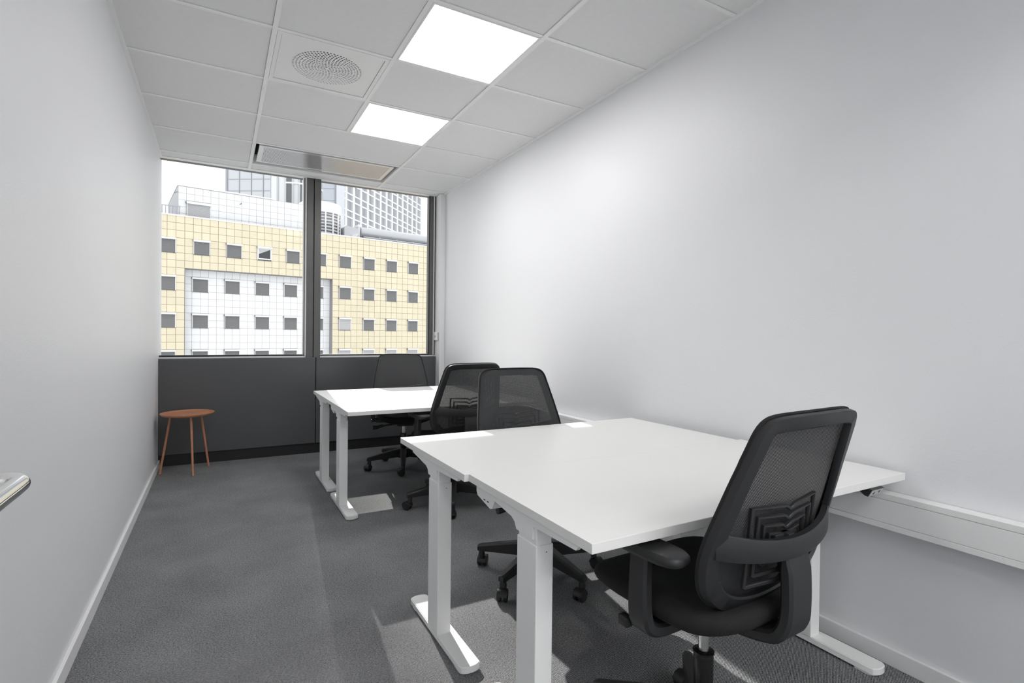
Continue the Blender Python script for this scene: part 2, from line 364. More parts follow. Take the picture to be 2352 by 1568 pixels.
for k in range(1, NR+1):
    cnt = 6*k; r0, r1 = (k-.5)*st, (k+.5)*st; rm = k*st; da = 2*math.pi/cnt
    for j in range(cnt):
        a = j*da + k*.05
        def pol(r, t): return (r*math.cos(t), r*math.sin(t), 0)
        out = [pol(r0, a-da/2), pol(r0, a), pol(r0, a+da/2), pol(rm, a+da/2), pol(r1, a+da/2), pol(r1, a), pol(r1, a-da/2), pol(rm, a-da/2)]
        cx, cy = rm*math.cos(a), rm*math.sin(a); hr = st*.36
        ang = [math.atan2(p[1]-cy, p[0]-cx) for p in out]
        hole = [(cx+hr*math.cos(t), cy+hr*math.sin(t), 0) for t in ang]; top = [(x*.97, y*.97, .007) for x, y, z in hole]
        vo = [bm.verts.new(p) for p in out]; vh = [bm.verts.new(p) for p in hole]; vtp = [bm.verts.new(p) for p in top]
        for i in range(8):
            bm.faces.new((vo[i], vo[(i+1) % 8], vh[(i+1) % 8], vh[i])); bm.faces.new((vh[i], vh[(i+1) % 8], vtp[(i+1) % 8], vtp[i]))
hub = [bm.verts.new((.5*st*math.cos(2*math.pi*k/24), .5*st*math.sin(2*math.pi*k/24), 0)) for k in range(24)]; bm.faces.new(hub)
link('vent_face', fin(bm, 'vent_face'), METALW, vt, (0, 0, .003))
box('vent_cavity', -w, w, -w, w, .03, .04, DARKCAV, vt)

# rectangular supply-air diffuser
dx0, dx1, dy0, dy1 = T1+.013, T3-.013, 4.713, 5.287
df = empty('air_diffuser', ((dx0+dx1)/2, (dy0+dy1)/2, ZC), label='long recessed white air diffuser with fine ribs above the window', cat='air diffuser')
W2, D2 = (dx1-dx0)/2, (dy1-dy0)/2
bm = bmesh.new()
for a in ((-W2, W2, -D2, -D2+.003), (-W2, W2, D2-.003, D2), (-W2, -W2+.003, -D2, D2), (W2-.003, W2, -D2, D2)): b_box(bm, *a, 0, .10)
link('recess_side', fin(bm, 'recess_side'), METALW, df)
box('recess_top', -W2, W2, -D2, D2, .085, .095, DARKCAV, df)
pw, pd = W2-.03, D2-.055
bm = bmesh.new()
for a in ((-pw, pw, -pd, -pd+.03), (-pw, pw, pd-.03, pd), (-pw, -pw+.035, -pd+.03, pd-.03), (pw-.035, pw, -pd+.03, pd-.03)): b_box(bm, *a, .006, .03)
link('diffuser_frame', fin(bm, 'diffuser_frame'), SATIN, df)
bm = bmesh.new(); ns = 120
for k in range(ns):
    x = -pw+.035 + (k+.5)*(2*pw-.07)/ns
    b_box(bm, x-.0031, x+.0031, -pd+.03, pd-.03, .010, .020)
tag(link('diffuser_ribs', fin(bm, 'diffuser_ribs'), SATIN, df), kind='stuff')
box('diffuser_back', -pw+.03, pw-.03, -pd+.03, pd-.03, .034, .038, mat('grey_mesh_back', (.22, .22, .22), .7), df)

# door leaf standing open beside the camera, with lever handle
dr = empty('door_1', (-.27, -.10, 0), label='door leaf standing open beside the camera with a chrome lever', kind=S)
o = box('door_leaf', -.02, .02, 0, .97, .012, 2.10, TRIMW, dr, bevel=.002)
o = tube('lever_handle', catmull([(.018, .900, 1.003), (.050, .900, 1.003), (.066, .897, 1.003), (.0735, .886, 1.003), (.075, .868, 1.003), (.075, .82, 1.003), (.075, .765, 1.003)], 8), .0100, CHROME, o, n=28); o['label'] = 'chrome lever handle'
bm = bmesh.new(); b_lathe(bm, [(.001, .02), (.026, .02), (.026, .027), (.024, .03), (.001, .03)], (.900, 1.003), 28, 'X')
link('handle_rose', fin(bm, 'handle_rose', 40), CHROME, o.parent)

# ================================================================== DESKS
def desk(x0, x1, y0, y1, zt, ly, label, tray=0, switch=None, split=True):
    """ly = y centre of legs; tray = +1/-1 side on which the cable tray hangs"""
    cx, cy = (x0+x1)/2, (y0+y1)/2
    t = empty('standing_desk', (cx, cy, 0), label=label, cat='desk', group='white height-adjustable desks')
    w, d = (x1-x0)/2, (y1-y0)/2; TH = .025
    box('tabletop', -w, w, -d, d, zt-TH, zt, DESKTOP, t, bevel=.0015)
    l = ly-cy; zb = zt-TH
    for sx in (-1, 1):
        lx0 = -w+.012 if sx < 0 else w-.062-.055; lx1 = lx0+.055
        lc = (lx0+lx1)/2
        # side arm below the top
        pts = [(-.250, zb), (-.232, zb-.020), (-.040, zb-.026), (-.034, zb-.034), (-.034, zb-.062), (.056, zb-.062), (.066, zb-.044), (.085, zb-.034), (.240, zb-.014), (.252, zb-.012), (.252, zb)]
        arm = prism('side_arm', [(l+p[0], p[1]) for p in pts], 'X', lx0-.001 if sx < 0 else lx1-.011, lx0+.011 if sx < 0 else lx1+.001, DESKLEG, t, 20)
        leg = box('leg', lx0, lx1, l-.0525, l+.0525, .028, zb-.075, DESKLEG, t, bevel=.003)
        box('inner_column', lx0+.003, lx1-.003, l-.048, l+.048, zb-.08, zb-.015, DESKLEG, leg, bevel=.002)
        bm = bmesh.new(); b_lathe(bm, [(.0015, l-.0535), (.0015, l-.0521)], (lc+.005, zb-.095), 8, 'Y'); link('leg_screw', fin(bm, 'leg_screw'), BLACKG, leg)
        # foot: stadium bar with small pads
        fx = lc + (.012 if sx < 0 else .012); hw = .038; hl = .285; n = 8; pl = []
        for s_ in (1, -1):
            for k in range(n+1):
                a = (0 if s_ > 0 else math.pi) + math.pi*k/n
                pl.append((fx + hw*math.cos(a)*(1 if True else 1), l + s_*(hl-hw*.55) + hw*.55*math.sin(a)))
        bm = bmesh.new(); b_prism(bm, pl, 'Z', .008, .030)
        bmesh.ops.bevel(bm, geom=[e for e in bm.edges if abs(e.verts[0].co.z-.03) < 1e-4 and abs(e.verts[1].co.z-.03) < 1e-4], offset=.003, segments=2, affect='EDGES')
        foot = link('foot', fin(bm, 'foot', 24), DESKLEG, leg)
        for s_ in (1, -1):
            pe = [(fx + hw*.92*math.cos(math.pi*k/n), l + s_*(hl-hw*.55-.012 + hw*.55*math.sin(math.pi*k/n))) for k in range(n+1)]
            pe += [(fx-hw*.92, l+s_*(hl-.075)), (fx+hw*.92, l+s_*(hl-.075))]
            bm = bmesh.new(); b_prism(bm, pe, 'Z', .0, .010); link('foot_pad', fin(bm, 'foot_pad', 40), DESKLEG, leg)
    for yy in (l-.12, l+.10):
        box('cross_beam', -w+.06, w-.06, yy-.02, yy+.02, zb-.034, zb-.004, DESKLEG, t, bevel=.002)
    if tray:
        ye = d*tray; pts = [(ye-.012*tray, zb-.001), (ye-.014*tray, zb-.030), (ye-.022*tray, zb-.042), (ye-.115*tray, zb-.062), (ye-.130*tray, zb-.058), (ye-.142*tray, zb-.038), (ye-.165*tray, zb-.001)]
        pin = [(p[0]+(-.003 if p[0] > ye-.08 else .003)*1, p[1]+.003) for p in pts[::-1]]
        bm = bmesh.new(); b_prism(bm, pts, 'X', -w+.022, -w+.025); b_prism(bm, pts+pin, 'X', -w+.025, w-.03)
        tr = link('cable_tray', fin(bm, 'cable_tray', 30), DESKLEG, t)
        bm = bmesh.new()
        for k in (0, 1): b_box(bm, -w+.0212, -w+.0235, ye-(.075+.025*k)*tray-.006, ye-(.075+.025*k)*tray+.006, zb-.045, zb-.042)
        link('tray_slot', fin(bm, 'tray_slot'), BLACKG, tr)
    if switch:
        sx, sy = switch
        pts = [(-.002, zb), (-.012, zb-.003), (.001, zb-.027), (.010, zb-.026), (.040, zb-.006), (.040, zb)]
        s_ = prism('control_switch', [(sy+p[0], p[1]) for p in pts], 'X', sx-.037, sx+.037, BLACKP, t); s_['label'] = 'small grey height switch'
        def fp(f, o): return (sy-.012+.013*f-.0022*o, zb-.003-.024*f-.0012*o)
        bm = bmesh.new(); b_prism(bm, [fp(.08, 0), fp(.92, 0), fp(.92, .5), fp(.08, .5)], 'X', sx-.034, sx+.034)
        link('switch_face', fin(bm, 'switch_face'), GREYW, s_)
        for k, dx in enumerate((-.015, .015)):
            A, B, C_ = (.3, .7, .7) if k == 0 else (.7, .3, .3)
            bm = bmesh.new(); q = [bm.verts.new((sx+dx+xx, *fp(f, o_))) for o_ in (.5, .7) for xx, f in ((0, A), (.0055, B), (-.0055, B))]
            bm.faces.new(q[:3]); bm.faces.new(q[3:])
            for e in range(3): bm.faces.new((q[e], q[(e+1) % 3], q[3+(e+1) % 3], q[3+e]))
            link('switch_arrow', fin(bm, 'switch_arrow'), BLACKG, s_)
    return t
desk(.735, 2.108, .944, 1.613, .709, 1.2525, 'white desk closest to the camera, chair pushed against its near edge', tray=1, switch=(.49, -.332))
desk(.718, 2.080, 1.6138, 2.325, .709, 1.932, 'white desk joined to the far edge of the closest desk')
desk(.688, 2.060, 3.290, 3.990, .697, 3.66, 'white desk with the cable tray, camera side of the pair by the window', tray=1)
desk(.688, 2.060, 3.996, 4.640, .697, 4.335, 'white desk nearest the window, far half of the far pair')

# ================================================================== CHAIRS
def E_y(z):
    K = [(.47, -.142), (.49, -.147), (.56, -.160), (.68, -.188), (.85, -.238), (1.0, -.288), (1.05, -.305)]
    for (a, ya), (b_, yb) in zip(K, K[1:]):
        if z <= b_: t = (z-a)/(b_-a); return ya+(yb-ya)*t
    return K[-1][1]
HALF = [(0, 1.0), (.08, .9995), (.145, .997), (.178, .988), (.197, .965), (.208, .92), (.221, .86), (.235, .79), (.246, .725), (.250, .67), (.247, .63), (.236, .592), (.215, .562), (.185, .537), (.14, .513), (.07, .494), (0, .488)]
LOOP = HALF + [(-x, z) for x, z in HALF[-2:0:-1]]
def halfw(z):
    pts = [p for p in HALF if p[0] > .19]
    if z >= pts[0][1]: return pts[0][0]
    for (xa, za), (xb, zb) in zip(pts, pts[1:]):
        if zb <= z <= za: return xa+(xb-xa)*(za-z)/(za-zb)
    return pts[-1][0]
def back_y(x, z):
    bow = .030*max(0, 1-abs(z-.68)/.30)
    return E_y(z) - bow*(1-(min(abs(x), .25)/.25)**2)
def frame_y(x, z):
    bow = .022 + .030*max(0, 1-abs(z-.66)/.34)
    return E_y(z) + .004 - bow*(1-(min(abs(x), .25)/.25)**2)*(.9 if z > .6 else .9*max(0, (z-.48)/.12))
def make_chair_meshes():
    M = {}
    loop = catmull([(x, 0, z) for x, z in LOOP], 3, True); n = len(loop)
    cen = Vector((0, 0, .74)); outer, inner, mid = [], [], []
    for i, p in enumerate(loop):
        t = (loop[(i+1) % n]-loop[i-1]).normalized(); nr = Vector((-t.z, 0, t.x))
        if nr.dot(cen-p) < 0: nr = -nr
        wd = .036 if p.z > .9 else (.036 if p.z > .6 else .042)
        outer.append(p); inner.append(p+nr*wd); mid.append(p+nr*.004)
    bm = bmesh.new()
    def ring(pts, dy): return [bm.verts.new((p.x, frame_y(p.x, p.z)+dy, p.z)) for p in pts]
    o1 = [o+(cen-o).normalized()*.003 for o in outer]
    A, B, Bb, C_, D, Cc = ring(outer, -.004), ring(o1, -.013), ring([i+(o-i)*.12 for o, i in zip(outer, inner)], -.014), ring(inner, -.008), ring(inner, .004), ring(outer, .006)
    order = [A, B, Bb, C_, D, Cc]
    for u, v in zip(order, order[1:]+order[:1]):
        for i in range(n): bm.faces.new((u[i], u[(i+1) % n], v[(i+1) % n], v[i]))
    M['back_frame'] = (fin(bm, 'back_frame', 50), BLACKP)
    # fabric edge seam (front cover) + mesh skin
    bm = bmesh.new(); seam = []
    for i, o in enumerate(outer): seam.append(Vector((o.x*.995, frame_y(o.x, o.z)+.009, o.z+(.002 if o.z > .9 else 0))))
    rr = []
    for i in range(n):
        t = (seam[(i+1) % n]-seam[i-1]).normalized(); u = Vector((0, 1, 0)); s_ = t.cross(u).normalized()
        rr.append([seam[i]+s_*.0035*math.cos(a)+u*.0055*math.sin(a) for a in [k*math.pi/4 for k in range(8)]])
    b_rings(bm, rr+[rr[0]], cap=False)
    M['fabric_edge'] = (fin(bm, 'fabric_edge', 60), BLACKF)
    bm = bmesh.new(); NX, zs = 16, [.490 + (.997-.490)*k/30 for k in range(31)]; G = []
    for z in zs:
        # width at this height from the outline
        xs = [abs(a_.x+(c_.x-a_.x)*(z-a_.z)/(c_.z-a_.z)) for a_, c_ in zip(outer, outer[1:]+outer[:1]) if (a_.z-z)*(c_.z-z) <= 0 and abs(a_.z-c_.z) > 1e-7]
        hwid = max(xs)-.002 if xs else .02
        row = []
        for i in range(NX+1):
            f = -1+2*i/NX; x = hwid*f; k_ = abs(f)**4
            row.append(bm.verts.new((x, (back_y(x, z)+.012)*(1-k_)+(frame_y(x, z)+.008)*k_, z)))
        G.append(row)
    for a, b_ in zip(G, G[1:]):
        for i in range(NX): bm.faces.new((a[i], a[i+1], b_[i+1], b_[i]))
    M['back_mesh'] = (fin(bm, 'back_mesh', 60), MESHF)
    # T bar
    bm = bmesh.new(); rings = []
    for k in range(25):
        x = -.236+.472*k/24; f = 1-(x/.236)**2
        yo = -.205-.057*(f**.8); zt = .735-.036*f; zb = .672-.022*f; th = .016
        if abs(x) > .20: th = .012
        rings.append([(x, yo, zb), (x, yo-.002, zb+.004), (x, yo-.002, zt-.004), (x, yo, zt), (x, yo+th, zt-.001), (x, yo+th, zb+.001)])
    b_rings(bm, rings); M['cross_bar'] = (fin(bm, 'cross_bar', 50), BLACKP)
    # spine
    path = catmull([(0, -.250, .672), (0, -.256, .60), (0, -.257, .53), (0, -.250, .485), (0, -.222, .452), (0, -.14, .434), (0, -.05, .428), (0, .0, .43)], 4)
    ws = []
    for p in path: ws.append((.032 if p.z < .62 else .020, .092+.012*max(0, min(1, (.53-p.z)/.1))))
    bm = bmesh.new(); b_tube(bm, path, 0, flat=ws, upv=(1, 0, 0)); M['spine'] = (fin(bm, 'spine', 40), BLACKP)
    # lumbar support: nested chevron ribs
    bm = bmesh.new()
    for k in range(4):
        w_ = .132-.024*k; zt, zb = .775-.024*k, .585+.024*k
        pts = [(-w_, zb), (-w_, zt), (-.02, zt-.006), (0, zt-.016), (.02, zt-.006), (w_, zt), (w_, zb), (.02, zb), (0, zb+.008), (-.02, zb)]
        pp = [(x, -.221+.10*(abs(x)/.25)**2*.6-max(0, z-.68)*.22, z) for x, z in pts]
        b_tube(bm, pp+[pp[0]], 0, flat=(.009, .010), upv=(0, 1, 0))
    b_box(bm, -.045, .045, -.232, -.218, .655, .70, .003); b_box(bm, -.012, .012, -.245, -.215, .60, .70, .002)
    M['lumbar_support'] = (fin(bm, 'lumbar_support', 40), BLACKP)
    # seat
    bm = bmesh.new(); rings = []
    prof = [(.60, .436), (.80, .438), (.92, .446), (.98, .458), (1.0, .470), (.99, .485), (.95, .497), (.86, .503), (.6, .499), (.3, .496)]
    for s_, z in prof:
        ring = []
        for k in range(40):
            a = 2*math.pi*k/40; c, sn = math.cos(a), math.sin(a); e = .55
            x = math.copysign(abs(c)**e, c)*.245*s_; y = math.copysign(abs(sn)**e, sn)*.245*s_+.03
            dz = -.022*max(0, (y-.16)/.11)**2 + .018*(x/.245)**2 + (.02*max(0, (-y-.10)/.1)**2)
            ring.append((x, y, z+dz))
        rings.append(ring)
    b_rings(bm, rings); M['seat'] = (fin(bm, 'seat', 60), BLACKF)
    bm = bmesh.new(); b_box(bm, -.07, .07, -.09, .13, .392, .438, .012); b_box(bm, -.15, .15, -.05, .08, .418, .444, .006)
    M['mechanism'] = (fin(bm, 'mechanism', 40), BLACKP)
    bm = bmesh.new(); b_tube(bm, [(.06, .06, .408), (.20, .065, .393)], .007, 10); b_tube(bm, [(.185, .065, .395), (.20, .065, .393), (.235, .066, .384), (.265, .067, .383), (.272, .067, .383)], [.010, .013, .014, .018, .017], 14)
    M['lever'] = (fin(bm, 'lever', 40), BLACKP)
    bm = bmesh.new(); b_lathe(bm, [(.0145, .25), (.0145, .40)], n=18); M['gas_piston'] = (fin(bm, 'gas_piston', 40), CHROME)
    bm = bmesh.new(); b_lathe(bm, [(.020, .075), (.027, .085), (.027, .285), (.025, .295), (.029, .297), (.029, .302), (.018, .305)], n=24); M['column_sleeve'] = (fin(bm, 'column_sleeve', 40), mat('black_gloss', (.012, .012, .012), .22))
    bm = bmesh.new(); b_lathe(bm, [(.030, .085), (.052, .09), (.055, .12), (.046, .165), (.032, .172)], n=24); M['base_hub'] = (fin(bm, 'base_hub', 40), BLACKP)
    # leg along +X
    bm = bmesh.new(); rings = []
    for x, zt, zb, w_ in ((.03, .168, .098, .052), (.10, .158, .094, .048), (.20, .138, .090, .042), (.28, .121, .086, .036), (.305, .116, .084, .034), (.318, .112, .085, .026), (.322, .108, .088, .014)):
        rings.append([(x, -w_/2, zb), (x, -w_/2-.001, zt-.008), (x, -w_/2+.007, zt), (x, w_/2-.007, zt), (x, w_/2+.001, zt-.008), (x, w_/2, zb)])
    b_rings(bm, rings); M['base_leg'] = (fin(bm, 'base_leg', 35), BLACKP)
    # caster with origin at stem axis
    bm = bmesh.new()
    b_lathe(bm, [(.009, .05), (.009, .09)], n=12); b_lathe(bm, [(.015, .046), (.016, .07), (.012, .086)], n=14)
    for s_ in (-1, 1):
        b_lathe(bm, [(.010, s_*.006), (.024, s_*.006), (.0265, s_*.009), (.0265, s_*.020), (.0235, s_*.0235), (.012, s_*.0245), (.001, s_*.0245)], (.018, .0265), 22, 'Y')
    hood = []
    for y in (-.022, .022):
        hood.append([(.018+.0305*math.cos(a), y, .0265+.0305*math.sin(a)) for a in [math.pi*(.05+.95*k/10) for k in range(11)]] + [(.018+.0275*math.cos(a), y, .0265+.0275*math.sin(a)) for a in [math.pi*(1.0-.95*k/10) for k in range(11)]])
    b_rings(bm, hood)
    M['caster'] = (fin(bm, 'caster', 35), BLACKP)
    # armrest post and pad for one side (+X)
    for nm, s_ in (('R', 1), ('L', -1)):
        path = catmull([(s_*.10, -.015, .432), (s_*.20, -.015, .433), (s_*.248, -.015, .442), (s_*.266, -.015, .470), (s_*.270, -.015, .54), (s_*.266, -.015, .64)], 4)
        k = len(path); ws = [(.036-.006*i/(k-1), .078-.022*i/(k-1)) for i in range(k)]
        ws = [(w_, h_) for w_, h_ in ws]
        bm = bmesh.new(); b_tube(bm, path, 0, flat=[(w_, h_) for w_, h_ in ws], upv=(0, 1, 0))
        b_box(bm, s_*.27-.012, s_*.27+.012, .018, .050, .425, .452, .004)
        M['armrest'+nm] = (fin(bm, 'armrest', 40), BLACKP)
        bm = bmesh.new(); pl = []
        for k in range(24):
            a = 2*math.pi*k/24; c, sn = math.cos(a), math.sin(a)
            pl.append((s_*.262+.043*math.copysign(abs(c)**.6, c), -.02+.125*math.copysign(abs(sn)**.45, sn)))
        rings = [[((x-s_*.262)*f+s_*.262, (y+.02)*f-.02, z) for x, y in pl] for f, z in ((.80, .632), (.96, .637), (1, .646), (.985, .656), (.93, .661), (.5, .661))]
        b_rings(bm, rings); M['arm_pad'+nm] = (fin(bm, 'arm_pad', 50), BLACKP)
    return M
CM = make_chair_meshes()
UPPER = ['back_frame', 'fabric_edge', 'back_mesh', 'cross_bar', 'spine', 'lumbar_support', 'seat', 'mechanism', 'lever', 'gas_piston']
def chair(loc, rz, phase, dz, label, dzb=0):
    t = empty('office_chair', (loc[0], loc[1], 0), rz, label, 'chair', 'black mesh office chairs')
    parts = {}
    for k in UPPER:
        me, mt = CM[k]; parts[k] = link(k, me, mt, t, (0, 0, dz))
    parts['fabric_edge'].parent = parts['back_mesh']; parts['fabric_edge'].location = (0, 0, 0)
    for nm in 'LR':
        me, mt = CM['armrest'+nm]; a = link('armrest', me, mt, t, (0, 0, dz))
        me, mt = CM['arm_pad'+nm]; link('arm_pad', me, mt, a)
    for k in ('column_sleeve', 'base_hub'):
        me, mt = CM[k]; link(k, me, mt, t)
    for i in range(5):
        a = phase - rz + i*2*math.pi/5
        lg = link('base_leg', *CM['base_leg'], t, (0, 0, 0), (0, 0, a))
        link('caster', *CM['caster'], lg, (.300, 0, 0), (0, 0, R([150, 200, 100, 250, 40][i])-a*.5))
    return t
chair((1.19, 1.02), R(3.5), R(50), .008, 'black mesh office chair in the foreground, its back turned to the camera')
chair((1.42, 3.39), R(4), R(-112), -.008, 'black mesh office chair seen from behind at the window desks')
chair((1.38, 2.19), R(181), R(-82), -.003, 'black mesh office chair facing the camera behind the nearest desks')
chair((1.433, 4.55), R(170), R(-107.5), -.012, 'black mesh office chair in front of the dark window panel')

# ================================================================== OTHER THINGS IN THE ROOM
# copper coloured side table
st_ = empty('side_table', (-.229, 5.182, 0), label='small round terracotta side table with three thin legs by the window', cat='side table')
bm = bmesh.new(); b_lathe(bm, [(.001, .477), (.165, .477), (.186, .483), (.196, .494), (.198, .500), (.194, .500), (.183, .490), (.165, .4865), (.001, .4865)], n=56)
link('tabletop', fin(bm, 'tabletop', 35), TERRA, st_)
for fx, fy in ((-.424, 5.192), (-.184, 5.027), (-.078, 5.328)):
    x, y = fx+.229, fy-5.182; k = .62
    lg = tube('leg', [(x, y, .004), (x*k, y*k, .482)], [.0085, .0095], TERRA, st_, n=14)
    bm = bmesh.new(); b_lathe(bm, [(.009, 0), (.011, .002), (.011, .008), (.009, .010)], (x, y), 14); link('foot_cap', fin(bm, 'foot_cap', 40), TERRA, lg)
# wall trunking
tk = empty('cable_trunking', (2.102, 2.6, .5), label='long white cable trunking running along the right wall', cat='cable trunking')
def tb(n, x0, x1, z0, z1, m_, bev=0):
    o = box(n, x0-2.102, x1-2.102, YN-2.6, 5.36-2.6, z0-.5, z1-.5, m_, tk, bev); return o
tb('trunking_body', 2.074, XR-.002, .506, .627, METALW)
tb('trunking_edge', 2.070, 2.075, .504, .524, METALW, .001); tb('trunking_edge', 2.070, 2.075, .608, .629, METALW, .001); tb('trunking_lid', 2.0705, 2.0755, .5252, .6068, METALW, .0008)
# blind control on the column
bc = empty('wall_sensor', (2.068, 5.43, 1.16), label='small white control box on the corner column beside the window', cat='control box')
box('sensor_body', -.014, .007, -.045, .035, -.045, .045, METALW, bc, bevel=.004)
bm = bmesh.new(); b_lathe(bm, [(.013, -.022), (.013, -.013)], (-.005, .0), 18, 'X'); link('sensor_knob', fin(bm, 'sensor_knob', 40), GREYW, bc)
box('sensor_plate', -.010, .004, -.050, -.044, -.040, .040, GREYW, bc)

# ================================================================== OUTSIDE
tag(box('ground', -160, 260, 6.5, 300, -14.3, -14, GROUND), 'pale paved ground far below the window', kind=S)
TH = R(8.5); U = Vector((math.cos(TH), math.sin(TH), 0)); NB = Vector((-math.sin(TH), math.cos(TH), 0))   # along facade, away from us
def frame(name, origin, ang, label, cat, group=None):
    return empty(name, origin, ang, label, cat, group)
# local axes of a building empty: x along facade, y away from viewer
yb = frame('office_building', (0, 55, 0), TH, 'cream panelled office building with rows of shuttered windows', 'building')
T = .65; S0 = -2.07; ZT = 9.37; RT, RB = 6.77, -14.0
S_L, S_R = S0-.65*20, S0+.65*54                # building extent
RL, RR_ = S0-.65, S0+.65*19                    # recess
DREC = .8
bm = bmesh.new()
ztop = ZT+3*T
b_box(bm, S_L, S_R, .045, 12, RT, ztop-.10); b_box(bm, S_L, RL, .045, 12, -14, RT); b_box(bm, RR_, S_R, .045, 12, -14, RT); b_box(bm, RL, RR_, DREC+.05, 12, -14, RT)
link('wall_body', fin(bm, 'wall_body'), YJOINT, yb)
bm = bmesh.new(); b_box(bm, RL-.01, RR_+.01, .03, DREC+.035, RT-.03, RT); link('recess_soffit', fin(bm, 's'), CONC, yb)
bm = bmesh.new(); b_box(bm, RR_-.04, RR_+.001, .03, DREC+.035, -14, RT); b_box(bm, RL-.001, RL+.04, .03, DREC+.035, -14, RT); link('recess_reveal', fin(bm, 's'), CONC, yb)
bm = bmesh.new(); b_box(bm, RL+.04, RR_-.04, DREC+.03, DREC+.06, -14, RT-.03); link('recess_joint', fin(bm, 's'), WJOINT, yb)
box('roof_coping', S_L, S_R, -.08, .5, ztop-.06, ztop+.06, CAPW, yb)
g = .017
bm = bmesh.new(); b_box(bm, g, T-g, .0, .05, g, T-g); ME_Y = fin(bm, 'facade_panel'); ME_Y.materials.append(YTILE)
bm = bmesh.new(); b_box(bm, g*.8, T-g*.8, .0, .05, g*.8, T-g*.8); ME_W = fin(bm, 'white_panel'); ME_W.materials.append(WTILE)
# window cells (two tiles wide, two tall): rows by top seam z
WCOLS = range(-2, 11); WROWS = [ZT-3.25*r for r in range(0, 5)]
def cell_in_window(i, j, recess):     # i: tile col index from S0, j: tile row below ZT
    return i % 4 in (0, 1) and -8 <= i <= 43 and (j % 5) in (0, 1) and 0 <= j < 25
vis, rest = [], []
for i in range(-20, 54):
    for j in range(-3, 24):
        z0 = ZT-(j+1)*T; s0 = S0+i*T
        inrec = (RL-1e-3 <= s0 < RR_-1e-3) and z0+T <= RT+.01
        if inrec or cell_in_window(i, j, False): continue
        (vis if (-4 <= i <= 36 and z0 > -1.4) else rest).append((i, s0, z0))
vis.sort(key=lambda a: a[0]); rest += vis[300:]; vis = vis[:300]
for i, s0, z0 in vis: link('facade_panel', ME_Y, YTILE, yb, (s0, 0, z0))
bm = bmesh.new()
for i, s0, z0 in rest: b_box(bm, s0+g, s0+T-g, 0, .05, z0+g, z0+T-g)
tag(link('facade_panels', fin(bm, 'facade_panels'), YTILE, yb), kind='stuff')
nrec, rrest = 0, []
for j in range(4, 24):
    for i in range(-1, 19):
        if cell_in_window(i, j, True): continue
        s0, z0 = S0+i*T, ZT-(j+1)*T
        if z0 > -1.4 and nrec < 300: link('white_panel', ME_W, WTILE, yb, (s0, DREC, z0)); nrec += 1
        else: rrest.append((s0, z0))
bm = bmesh.new()
for s0, z0 in rrest: b_box(bm, s0+g, s0+T-g, DREC, DREC+.05, z0+g, z0+T-g)
tag(link('white_panels', fin(bm, 'white_panels'), WTILE, yb), kind='stuff')
# shuttered window meshes
bm = bmesh.new(); ww = 2*T
nsl = 20
for k in range(nsl):
    z0 = -1.30+1.12*k/nsl; h = 1.12/nsl
    b_prism(bm, [(.055, z0+.003), (.038, z0+h*.5), (.055, z0+h-.003), (.07, z0+h*.5)], 'X', .06, ww-.06)
ME_SH = fin(bm, 'shutter')
bm = bmesh.new(); b_box(bm, 0, .055, .0, .10, -1.33, -.18); b_box(bm, ww-.055, ww, .0, .10, -1.33, -.18); ME_GR = fin(bm, 'guide_rail'); ME_GR.materials.append(METALW)
bm = bmesh.new(); b_prism(bm, [(-.16, -.19), (-.16, -.08), (-.10, -.02), (.05, -.02), (.05, -.19)], 'X', -.01, ww+.01); ME_BX = fin(bm, 'shutter_box', 30); ME_BX.materials.append(CAPW)
bm = bmesh.new(); b_prism(bm, [(-.155, -.185), (-.155, -.085), (-.10, -.03), (.05, -.03), (.05, -.185)], 'X', -.05, -.01); b_box(bm, -.012, .0, -.01, .1, -1.34, -.19); b_box(bm, 0, ww, .02, .1, -1.36, -1.33); ME_BE = fin(bm, 'shutter_box_end'); ME_BE.materials.append(FRAMEG)
bm = bmesh.new(); b_box(bm, 0, ww, .085, .10, -1.36, 0); ME_BK = fin(bm, 'window_back'); ME_BK.materials.append(TDARK)
ME_SHL = ME_SH.copy(); ME_SH.materials.append(SHUT); ME_SHL.materials.append(SHUTL)
for r, zt in enumerate(WROWS[:4]):
    for c in range(-2, 11):
        s0 = S0+2.6*c
        rec = r > 0 and RL < s0 < RR_-1
        w_ = link('window', ME_BK, TDARK, yb, (s0, DREC-.075 if rec else -.06, zt))
        if (r, c) == (0, 2):      # the one open window
            bm = bmesh.new()
            for a in ((.05, .14, -1.22, -.19), (ww-.14, ww-.05, -1.22, -.19), (.14, ww-.14, -1.25, -1.13), (.14, ww-.14, -.26, -.19)): b_box(bm, a[0], a[1], .03, .08, a[2], a[3])
            link('sash', fin(bm, 'sash'), METALW, w_)
            bm = bmesh.new(); b_prism(bm, [(.14, -.26), (ww-.14, -.26), (.14, -.75)], 'Y', .06, .07); link('blind', fin(bm, 'blind'), GREYW, w_)
        else: link('shutter', ME_SHL if (r, c) == (2, 5) or (r == 3 and c > 4) else ME_SH, None, w_)
        link('guide_rail', ME_GR, None, w_); link('shutter_box', ME_BX, None, w_); link('shutter_box_end', ME_BE, None, w_)
box('roof_deck', S_L, S_R, .5, 12, ztop-.10, ztop-.06, ROOFD, yb)

